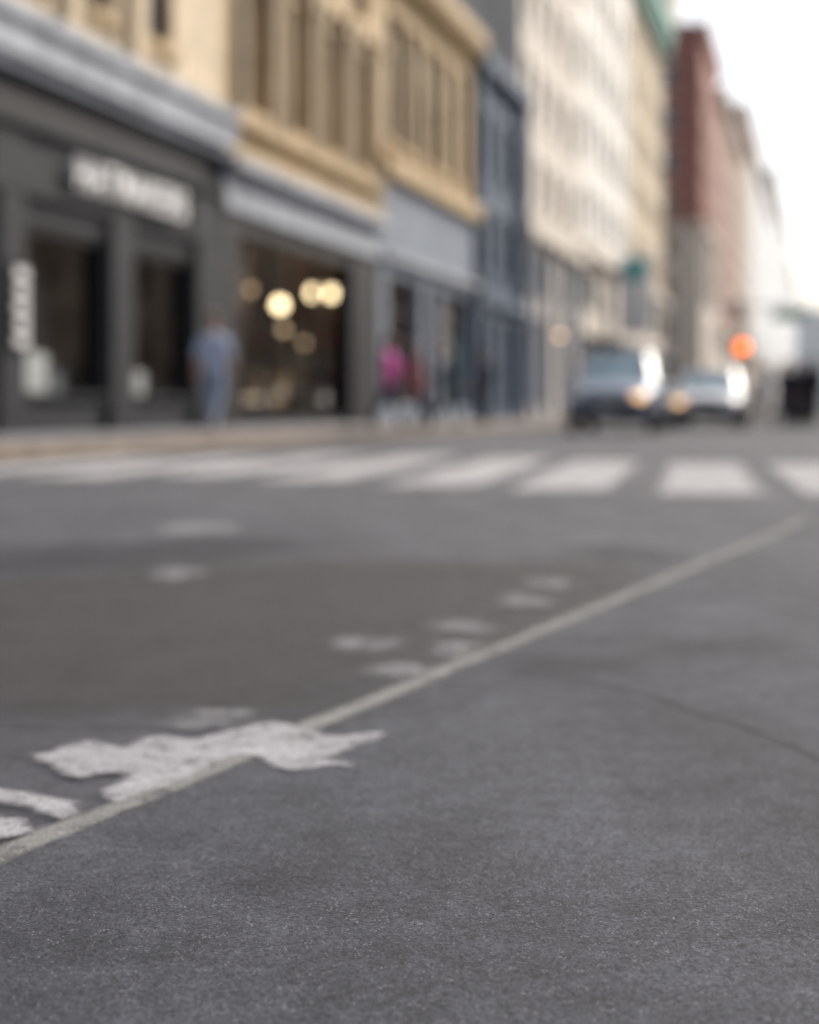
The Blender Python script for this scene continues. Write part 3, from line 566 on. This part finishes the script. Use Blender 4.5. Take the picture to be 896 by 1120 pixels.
# ------------------------------------------------------------ cars
def car(name,loc,yaw,paint,suv=False,roofsign=False,glow=None,front=True):
    e=empty(name,loc,yaw)
    pm=mat(name+'_paint_'+str(paint),paint,.38,metal=.15,coat=.3,var=.03)
    gl=mat('car_glass',(.26,.37,.43),.12,spec=.8,var=.2,coat=.6); tr=mat('tyre',(.02,.02,.02),.8); rm=mat('rim',(.5,.5,.52),.3,metal=.9); bk=mat('trim_black',(.015,.015,.016),.5); ch=mat('chrome',(.7,.7,.72),.15,metal=1)  # car_glass base lightened to pale blue in place of reflected sky
    hl=mat('headlamp',(.85,.85,.85),.1); hw=mat('headlamp_lit',(.9,.6,.35),.2,emit=(1,.6,.28),estr=1.6); tl=mat('taillamp',(.5,.02,.02),.2); pl=mat('plate',(.7,.7,.68),.5)
    hz=.10 if suv else 0
    st=[(-2.28,.72,.34,.78+hz),(-2.18,.84,.26,.94+hz),(-1.8,.90,.24,1.0+hz),(-1.0,.92,.22,1.0+hz),(0,.92,.22,.98+hz),(.9,.92,.22,.97+hz),(1.5,.90,.23,.90+hz),(2.05,.84,.25,.80+hz),(2.28,.72,.32,.66+hz)]
    V=[];F=[]
    for (x,w,zl,zt) in st:
        zm=(zl+zt)/2
        ring=[(0,zt+.04),(.55*w,zt+.025),(.88*w,zt-.02),(.985*w,zt-.13),(w,zm+.05),(.98*w,zl+.12),(.88*w,zl),(0,zl)]
        ring=ring+[(-y,z) for y,z in ring[-2:0:-1]]
        V+=[(x,y,z) for y,z in ring]
    n=14
    for i in range(len(st)-1):
        for j in range(n): F.append((i*n+j,(i+1)*n+j,(i+1)*n+(j+1)%n,i*n+(j+1)%n))
    F.append(tuple(range(n))); F.append(tuple(reversed([(len(st)-1)*n+j for j in range(n)])))
    o=mkobj('body',V,F,pm,e,True)
    bm=bmesh.new(); bm.from_mesh(o.data); bmesh.ops.recalc_face_normals(bm,faces=bm.faces[:]); bm.to_mesh(o.data); bm.free()
    ss=o.modifiers.new('s','SUBSURF'); ss.levels=2; ss.render_levels=2
    cut=[]
    for x in(-1.38,1.38):
        for sg in (1,-1):
            bm=bmesh.new(); bmesh.ops.create_cone(bm,cap_ends=True,segments=28,radius1=.375,radius2=.375,depth=.5,matrix=Matrix.Translation((x,sg*.86,.34))@Matrix.Rotation(math.pi/2,4,'X'))
            me=bpy.data.meshes.new('c'); bm.to_mesh(me); bm.free(); me.materials.append(bk); c=bpy.data.objects.new('c',me); COL.objects.link(c); c.parent=e; cut.append(c)
            md=o.modifiers.new('b','BOOLEAN'); md.object=c; md.operation='DIFFERENCE'; md.solver='EXACT'
    bpy.context.view_layer.update(); dg=bpy.context.evaluated_depsgraph_get(); nm=bpy.data.meshes.new_from_object(o.evaluated_get(dg))
    o.modifiers.clear(); o.data=nm
    for c in cut: bpy.data.objects.remove(c)
    zb=.97+hz; zr=1.44+hz*1.8
    xs=[(-1.95 if suv else -1.75),1.05]; xt=[(-1.7 if suv else -1.05),.35]
    rb=.82; rt=.66
    def gh(nm,inset,m,z0,z1):
        Vv=[]; 
        for t in (0,.5,1):
            z=z0+(z1-z0)*t; w=rb+(rt-rb)*t+.02*math.sin(math.pi*t)-inset; xa=xs[0]+(xt[0]-xs[0])*t+inset; xb=xs[1]+(xt[1]-xs[1])*t-inset
            for (px_,py_) in [(xa,-w*.9),(xa+.12,-w),((xa+xb)/2,-w*1.01),(xb-.12,-w),(xb,-w*.86),(xb+.06,0),(xb,w*.86),(xb-.12,w),((xa+xb)/2,w*1.01),(xa+.12,w),(xa,w*.9),(xa-.04,0)]: Vv.append((px_,py_,z))
        Ff=[]
        for t in range(2):
            for j in range(12): Ff.append((t*12+j,t*12+(j+1)%12,(t+1)*12+(j+1)%12,(t+1)*12+j))
        Ff.append(tuple(24+j for j in range(12))); return mkobj(nm,Vv,Ff,m,e,False),Vv
    g,GV=gh('windows',0,gl,zb-.02,zr)
    rv=[];
    for (dz,ins) in ((0,-.012),(.05,.03),(.075,.2)):
        for j in range(12):
            q=Vector(GV[24+j]); c=Vector(((xt[0]+xt[1])/2,0,0)); d=Vector((q.x-c.x,q.y,0)); L0=d.length; d=d*((L0-ins)/L0); rv.append((c.x+d.x,d.y,zr+dz))
    rf=[]
    for t in range(2):
        for j in range(12): rf.append((t*12+j,t*12+(j+1)%12,(t+1)*12+(j+1)%12,(t+1)*12+j))
    rf.append(tuple(24+j for j in range(12))); mkobj('roof',rv,rf,pm,e,True)
    for j,rr in ((0,.045),(4,.04),(6,.04),(10,.045),(2,.04),(8,.04)):
        pts=[Vector(GV[j]),Vector(GV[12+j]),Vector(GV[24+j])]; sm=skinmesh(pts,[(0,1),(1,2)],[rr]*3,1,0); sm.materials.clear(); sm.materials.append(pm if j not in(2,8) else bk); oo=bpy.data.objects.new('pillar',sm); COL.objects.link(oo); oo.parent=e
    def bx(nm,c,d,m,bev=.02,rot=0):
        bm=bmesh.new(); bmesh.ops.create_cube(bm,size=1)
        for v in bm.verts: v.co=Vector((v.co.x*d[0],v.co.y*d[1],v.co.z*d[2]))
        bmesh.ops.bevel(bm,geom=bm.edges[:],offset=min(bev,min(d)*.4),segments=2,affect='EDGES')
        me=bpy.data.meshes.new(nm); bm.to_mesh(me); bm.free(); me.materials.append(m); oo=bpy.data.objects.new(nm,me); COL.objects.link(oo); oo.parent=e; oo.location=c; oo.rotation_euler=(0,0,rot); return oo
    for i,x in enumerate((-1.38,1.38)):
        for sg in(1,-1):
            for (r1,dp,m,yy) in ((.34,.22,tr,.80),(.22,.23,rm,.805),(.07,.26,bk,.805)):
                bm=bmesh.new(); bmesh.ops.create_cone(bm,cap_ends=True,segments=32,radius1=r1,radius2=r1,depth=dp,matrix=Matrix.Rotation(math.pi/2,4,'X'))
                if m is tr: bmesh.ops.bevel(bm,geom=[q for q in bm.edges if len(q.link_faces)==2 and any(len(f.verts)>4 for f in q.link_faces)],offset=.04,segments=3,affect='EDGES')
                me=bpy.data.meshes.new('wheel'); bm.to_mesh(me); bm.free(); me.materials.append(m); oo=bpy.data.objects.new('wheel',me); COL.objects.link(oo); oo.parent=e; oo.location=(x,sg*yy,.34)
            for k in range(5):
                oo=bx('spoke',(x,sg*.922,.34),(.05,.02,.19),bk,.005); t=k*2*math.pi/5+.3; oo.rotation_euler=(0,t,0); oo.location=(x+.12*math.sin(t),sg*.922,.34+.12*math.cos(t))
    zf=.66+hz*.7
    for sg in(1,-1):
        bx('headlamp',(2.20,sg*.60,zf),(.16,.34,.15),hw if glow==sg or glow==2 else hl,.05,sg*-.28)
        bx('taillamp',(-2.22,sg*.66,.80+hz),(.12,.28,.16),tl,.04,sg*.2)
        bx('mirror',(.78,sg*1.02,1.05+hz),(.14,.2,.13),pm,.05)
        bx('door_handle',(.0,sg*.925,.85+hz),(.16,.03,.03),ch,.01); bx('door_handle',(-.95,sg*.925,.85+hz),(.16,.03,.03),ch,.01)
        bx('fog_lamp',(2.24,sg*.62,.40),(.08,.18,.08),bk,.02)
        bx('door_gap',(.42,sg*.912,.62+hz),(.012,.03,.6),bk,.002); bx('door_gap',(-.5,sg*.912,.62+hz),(.012,.03,.6),bk,.002)
    bx('grille',(2.29,0,zf-.02),(.08,.80,.16),bk,.03); bx('grille_bar',(2.335,0,zf-.02),(.02,.76,.025),ch,.005); bx('air_intake',(2.28,0,.38),(.08,1.0,.13),bk,.03); bx('license_plate',(2.33,0,.50),(.02,.34,.11),pl,.004); bx('license_plate',(-2.31,0,.62),(.02,.34,.11),pl,.004); bx('bumper',(2.22,0,.30),(.18,1.5,.08),bk,.03)
    if roofsign: bx('roof_sign',(-.3,0,zr+.17),(.25,.9,.17),mat('taxi_sign',(.75,.6,.2),.4,emit=(1,.75,.3),estr=.6),.04)
    return e
hd=-math.pi/2-ANG
car('silver_suv',px(4.45,30.0),hd+.02,(.22,.27,.36),suv=True,glow=1)
car('white_sedan',px(7.85,37.0),hd,(.60,.62,.66),glow=-1)
car('yellow_taxi',px(10.1,48),hd,(.65,.40,.05),roofsign=True,glow=-1)
car('grey_sedan',px(8.4,50),hd,(.12,.13,.15),glow=0)
car('dark_suv',px(16,78),hd,(.08,.08,.10),suv=True,glow=2)
car('white_sedan',px(14.9,66),hd,(.66,.68,.70),glow=2)

# ------------------------------------------------------------ street furniture
def pole(name,s,n,parts):
    b=Bld(name,s,-1,n); parts(b); return b.done()
def pedsig(b):
    s=b.s0; b.cyl(s,0,.055,.0,3.1,'black_metal','pole'); b.cyl(s,0,.10,0,.35,'black_metal','base'); b.cyl(s,0,.06,3.1,3.2,'black_metal','cap',r2=.01)
    b.box(s-.16,s+.10,-.22,.22,1.98,2.46,'black_metal','signal_housing'); b.box(s-.38,s-.16,-.22,.22,2.43,2.46,'black_metal','visor')
    b.box(s-.175,s-.165,-.15,.15,2.07,2.37,'signal_orange','signal_lens')
    for k in range(5): b.box(s-.38,s-.18,-.16+.08*k-.003,-.16+.08*k+.003,2.0,2.43,'black_metal','louvre')  # slats added to keep the lens from reflecting in the shop glass
pole('pedestrian_signal',41.0,-2.16,pedsig)
def mast(b):
    s=b.s0; b.cyl(s,0,.12,.0,7.2,'steel','pole',r2=.08); b.cyl(s,0,.22,.13,.5,'steel','base')
    b.box(s-.06,s+.06,0,7.6,6.3,6.42,'steel','mast_arm'); b.box(s-.12,s-.08,5.6,7.4,5.55,6.15,'sign_green','street_name_sign')
    for q in (5.9,7.1): b.box(s-.10,s-.06,q,q+.05,6.15,6.3,'steel','hanger')
    b.box(s-.25,s-.07,3.4,3.8,5.6,6.7,'black_metal','signal_head')
    for z in (5.75,6.1,6.45): b.cyl(s-.27,3.6,.10,z-.01,z+.01,'black_metal','lens_hood')
pole('traffic_signal',84,-8.3,mast)
def lamp(b):
    s=b.s0; b.cyl(s,0,.09,.1,6.2,'black_metal','pole',r2=.05); b.cyl(s,0,.17,.1,.9,'black_metal','base',r2=.11); b.ball(s,0,6.5,.24,'blind','globe'); b.cyl(s,0,.16,6.18,6.3,'black_metal','collar'); b.cyl(s,0,.1,6.72,6.95,'black_metal','finial',r2=.01)
for s_ in (112,150,190): pole('street_lamp',s_,-8.3,lamp)

# ------------------------------------------------------------ light + world
el=math.radians(38); az=math.radians(16.2+33)
sv=Vector((math.sin(az)*math.cos(el),math.cos(az)*math.cos(el),math.sin(el)))
sd=bpy.data.lights.new('sun','SUN'); sd.energy=4.8; sd.angle=math.radians(30); sd.color=(1,.91,.80)
so=bpy.data.objects.new('sun',sd); COL.objects.link(so); so.rotation_euler=sv.to_track_quat('Z','Y').to_euler(); so.location=(0,0,60)
w=bpy.data.worlds.new('World'); scene.world=w; w.use_nodes=True
nt=w.node_tree; bg=nt.nodes['Background']; sk=nt.nodes.new('ShaderNodeTexSky'); sk.sky_type='NISHITA'; sk.sun_disc=False; sk.sun_elevation=el; sk.sun_rotation=az; sk.air_density=1.0; sk.dust_density=4.0; sk.ozone_density=1.5
hs=nt.nodes.new('ShaderNodeHueSaturation'); hs.inputs['Saturation'].default_value=.5; hs.inputs['Value'].default_value=1.25
nt.links.new(sk.outputs[0],hs.inputs['Color']); nt.links.new(hs.outputs[0],bg.inputs[0]); bg.inputs[1].default_value=.15
# ------------------------------------------------------------ camera
cd=bpy.data.cameras.new('camera'); cd.sensor_width=36; cd.lens=50; cd.clip_start=.05; cd.clip_end=6000; cd.shift_y=-.101
cd.dof.use_dof=True; cd.dof.focus_distance=1.38; cd.dof.aperture_fstop=2.1
co=bpy.data.objects.new('camera',cd); COL.objects.link(co); co.location=(0,0,.5); co.rotation_euler=(math.pi/2,0,0)
scene.camera=co
